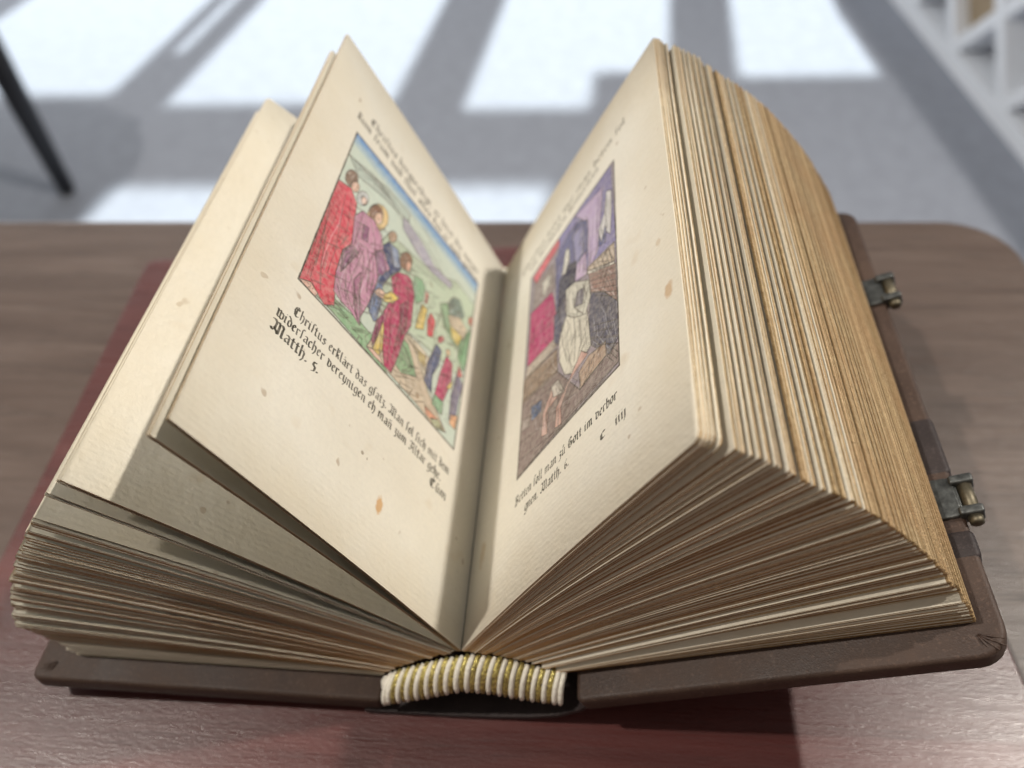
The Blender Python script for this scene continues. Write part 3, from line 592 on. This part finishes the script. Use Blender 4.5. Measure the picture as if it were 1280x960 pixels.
tipsR += [interp(pr, t) for t in [0.0]+spread(NR, 3.0, 23, ((.03,.009),(.06,.010),(.10,.008),(.15,.006),(.22,.005),(.80,.016),(.865,.021),(.89,.006),(.94,.017),(.97,.006)), 1.0)]
r_ = random.Random(5)
for side, tips, roots in ((-1, tipsL, rootL), (1, tipsR, rootR)):
    n = len(tips); clus = 0
    for i, tip in enumerate(tips):
        f = i/(n-1)
        root = interp(roots, f**.9)
        if i == 0: sag = .004 if side < 0 else .006
        elif side < 0: sag = .004 + .010*min(1, i/30)*(1-.8*f)
        else: sag = .006 + .016*min(1, i/40)*(1-f) - .005*f
        endl = side < 0 and i >= n-12
        if clus == 0: cy, ck = r_.gauss(0, 1), r_.gauss(0, 1); clus = r_.randint(1, 4)
        else: clus -= 1
        if side < 0: jy, jk = .0022, .0042
        else: jy, jk = (.0009, .0007) if f < .72 else (.0050, .0014)
        j = (0, 0) if i < 2 else (max(-.008, min(.007, cy*jy)) + r_.uniform(-.0007, .0007), r_.uniform(-.002, .002))
        if endl: sag = .0012*(n-1-i)/6
        L = math.dist(root, tip); k = 1 + (max(-1.7, min(1.2, ck))*jk + r_.uniform(-.0008, .0008))*(i > 2)
        sag += r_.uniform(-.0006, .0006)
        tip2 = (root[0]+(tip[0]-root[0])*k, root[1]+(tip[1]-root[1])*k)
        printed = i == 0
        pp = endpaper if endl else paper
        mats = [pp, gilt, (left_paper if side < 0 else right_paper) if printed else pp, pp if endl else shaded_gilt, dull_gilt]
        y0, y1 = 0.0+j[0], 1.0+j[1]
        if i == 0 and side > 0: y1 = .985
        leaf(root, tip2, sag, (.0030+.0006*f if side > 0 else .0032) if i > 12 else ((.0019 if side < 0 else .0024) if not printed else .0020), y0, y1, side, mats=mats, n=16 if printed else 10,
             rc=(.011 if side > 0 and i < 6 else .0046), printed=printed, bleed=side > 0 and (i > 62 or (i > 20 and rnd.random() < i/75)), wav=.0 if i > 12 else .002)

# covers: leather over board, the paste-down inside, ledges round the text block
def cover(label, m3, w, radii):
    V, F = rslab(w, 1.046, .042, .02, .008, 6, 4, radii)
    V = [tuple(m3 @ Vector((x, y-.044, z-.021))) for x, y, z in V]
    o = mesh('cover', V, F, leather, book, smooth=True); o['label'] = label
    V, F = boxvf(.012, w-.045, .012, .990, .0, .003)
    V = [tuple(m3 @ Vector(v)) for v in V]
    mesh('pastedown', V, F, endpaper, o)
    return o
def frame3(origin, ang, mirror):
    c, s = math.cos(ang), math.sin(ang)
    X = Vector((-c if mirror else c, 0, s)); Z = Vector((s if mirror else -s, 0, c)); Y = Vector((0, 1, 0))
    M = Matrix.Identity(4)
    for k, a in enumerate((X, Y, Z)):
        for q in range(3): M[q][k] = a[q]
    for q in range(3): M[q][3] = origin[q]
    return M
ML = frame3((-.152, 0, .0605), math.radians(2.3), True)
MR = frame3((.195, -.010, .129), math.radians(23.17), False)
lc = cover('left leather cover lying almost flat', ML, .655, (.012,.016,.016,.012))
rc_ = cover('right leather cover raised off the table', MR, .658, (.012,.045,.045,.012))
# folds of the leather turned in at the corners
for M, w, par in ((ML, .655, lc), (MR, .658, rc_)):
    vf = ([], [])
    for a, l in ((20, .040), (38, .046), (55, .044), (70, .036)):
        c, s = math.cos(math.radians(a)), math.sin(math.radians(a))
        x0, y0 = w-.040, -.010
        pts = [M @ Vector((x0+c*l*t, y0-s*l*t*.8, .0012-.004*t*t)) for t in np.linspace(.05, .9, 6)]
        vf = join(vf, tube(pts, [.0006, .0016, .0020, .0020, .0016, .0006], 6))
    o = mesh('corner_fold', vf[0], vf[1], leather, par, smooth=True)
# spine leather below the hollow back
path = [(-.190,.014),(-.165,.010),(-.11,.008),(-.04,.008),(.04,.011),(.11,.020),(.165,.038),(.200,.066),(.224,.100)]
V = []; F = []
for i, (x, z) in enumerate(path):
    for y in (-.046, 1.046):
        V += [(x, y, z+.006), (x, y, z-.006)]
for i in range(len(path)-1):
    a, b = i*4, (i+1)*4
    F += [(a, b, b+2, a+2), (a+1, a+3, b+3, b+1), (a, a+1, b+1, b), (a+2, b+2, b+3, a+3)]
F += [(0, 2, 3, 1), (len(V)-4, len(V)-3, len(V)-1, len(V)-2)]
mesh('spine', V, F, dark_leather, book, smooth=False)
# head and tail bands, sewn in white and gold
top = [(-.168,.066),(-.141,.092),(-.097,.124),(-.046,.158),(.004,.180),(.054,.174),(.111,.145),(.164,.131),(.176,.120)]
bot = [(-.172,.026),(-.151,.044),(-.069,.086),(-.001,.128),(.054,.121),(.111,.100),(.169,.088),(.180,.080)]
def zat(pts, x):
    return float(np.interp(x, [p[0] for p in pts], [p[1] for p in pts]))
for yb, sgn in ((0.0, -1), (1.0, 1)):
    band = bpy.data.objects.new('headband', None); col.objects.link(band); band.parent = book; band.location = (0, yb*S, 0); band.empty_display_size = .01
    nth = 35
    core = [(x, sgn*.016, (zat(top, x)*.55+zat(bot, x)*.45)) for x in np.linspace(-.146, .164, 22)]
    V, F = tube(core, .0155, 8); mesh('core', V, F, white_thread, band, smooth=True)
    for k in range(nth):
        x = -.147 + .312*k/(nth-1); zt, zb = zat(top, x), zat(bot, x); gold = k % 2 == 0
        if k == 0 or k == nth-1: gold = False
        lean = .004*(x/.17) + rnd.uniform(-.0015, .0015)
        rad = (.0052 if gold else .0054)*rnd.uniform(.92, 1.08)
        pth = []
        for t in np.linspace(0, 1, 9):
            y = (1-t)**2*.004 + 2*t*(1-t)*.035 + t*t*.043
            z = (1-t)**2*(zt+.004) + 2*t*(1-t)*(zt+.004) + t*t*(zb)
            pth.append((x+lean*(t-.3)+.012*(1-t)**2, sgn*(y-(.0010 if gold else 0)), z))
        V, F = tube(pth, [rad*.8]+[rad]*7+[rad*.8], 7)
        mesh('thread', V, F, gold_thread if gold else white_thread, band, smooth=True)
# clasps on the fore edge of the right cover
def clasp(yc, label):
    e = bpy.data.objects.new('clasp', None); col.objects.link(e); e.parent = book; e.empty_display_size = .01
    e.location = (MR @ Vector((.638, yc, 0)))*S; e['label'] = label
    base = MR @ Vector((.638, yc, 0))
    def put(name, vf, m, smooth=True):
        V = [tuple((MR @ (Vector(v)+Vector((.638, yc, 0)))) - base) for v in vf[0]]
        return mesh(name, V, vf[1], m, e, smooth=smooth)
    def slab(x0, x1, y0, y1, z0, z1, rc, re): 
        V, F = rslab(x1-x0, y1-y0, z1-z0, rc, re, 4, 3); return [(x+x0, y+y0, z+(z0+z1)/2) for x, y, z in V], F
    put('plate', slab(-.040, .018, -.034, .040, -.002, .0065, .010, .003), iron)
    put('shank', slab(.008, .0215, -.033, .036, -.042, .0045, .006, .003), iron)
    for y0 in (-.036, .022):
        put('lug', slab(.012, .048, y0, y0+.016, -.016, .014, .0045, .004), iron)
    V, F = tube([(.033, y, -.001) for y in (-.024, -.0235, .0255, .026)], [.0105, .0115, .0115, .0105], 14); put('barrel', (V, F), brass)
    V, F = tube([(.033, y, -.001) for y in (-.049, -.047, -.036)], [.007, .0105, .0115], 14); put('pin', (V, F), brass)
clasp(.212, 'nearer metal clasp hinge with brass pin'); clasp(.712, 'farther metal clasp hinge with brass pin')
for y0, y1 in ((.106, .160), (.262, .385)):
    V, F = rslab(.0535, y1-y0, .0435, .012, .009, 5, 4); V = [tuple(MR @ Vector((x+.608, y+y0, z-.0208))) for x, y, z in V]
    mesh('leather_tab', V, F, dark_leather, rc_, smooth=True)
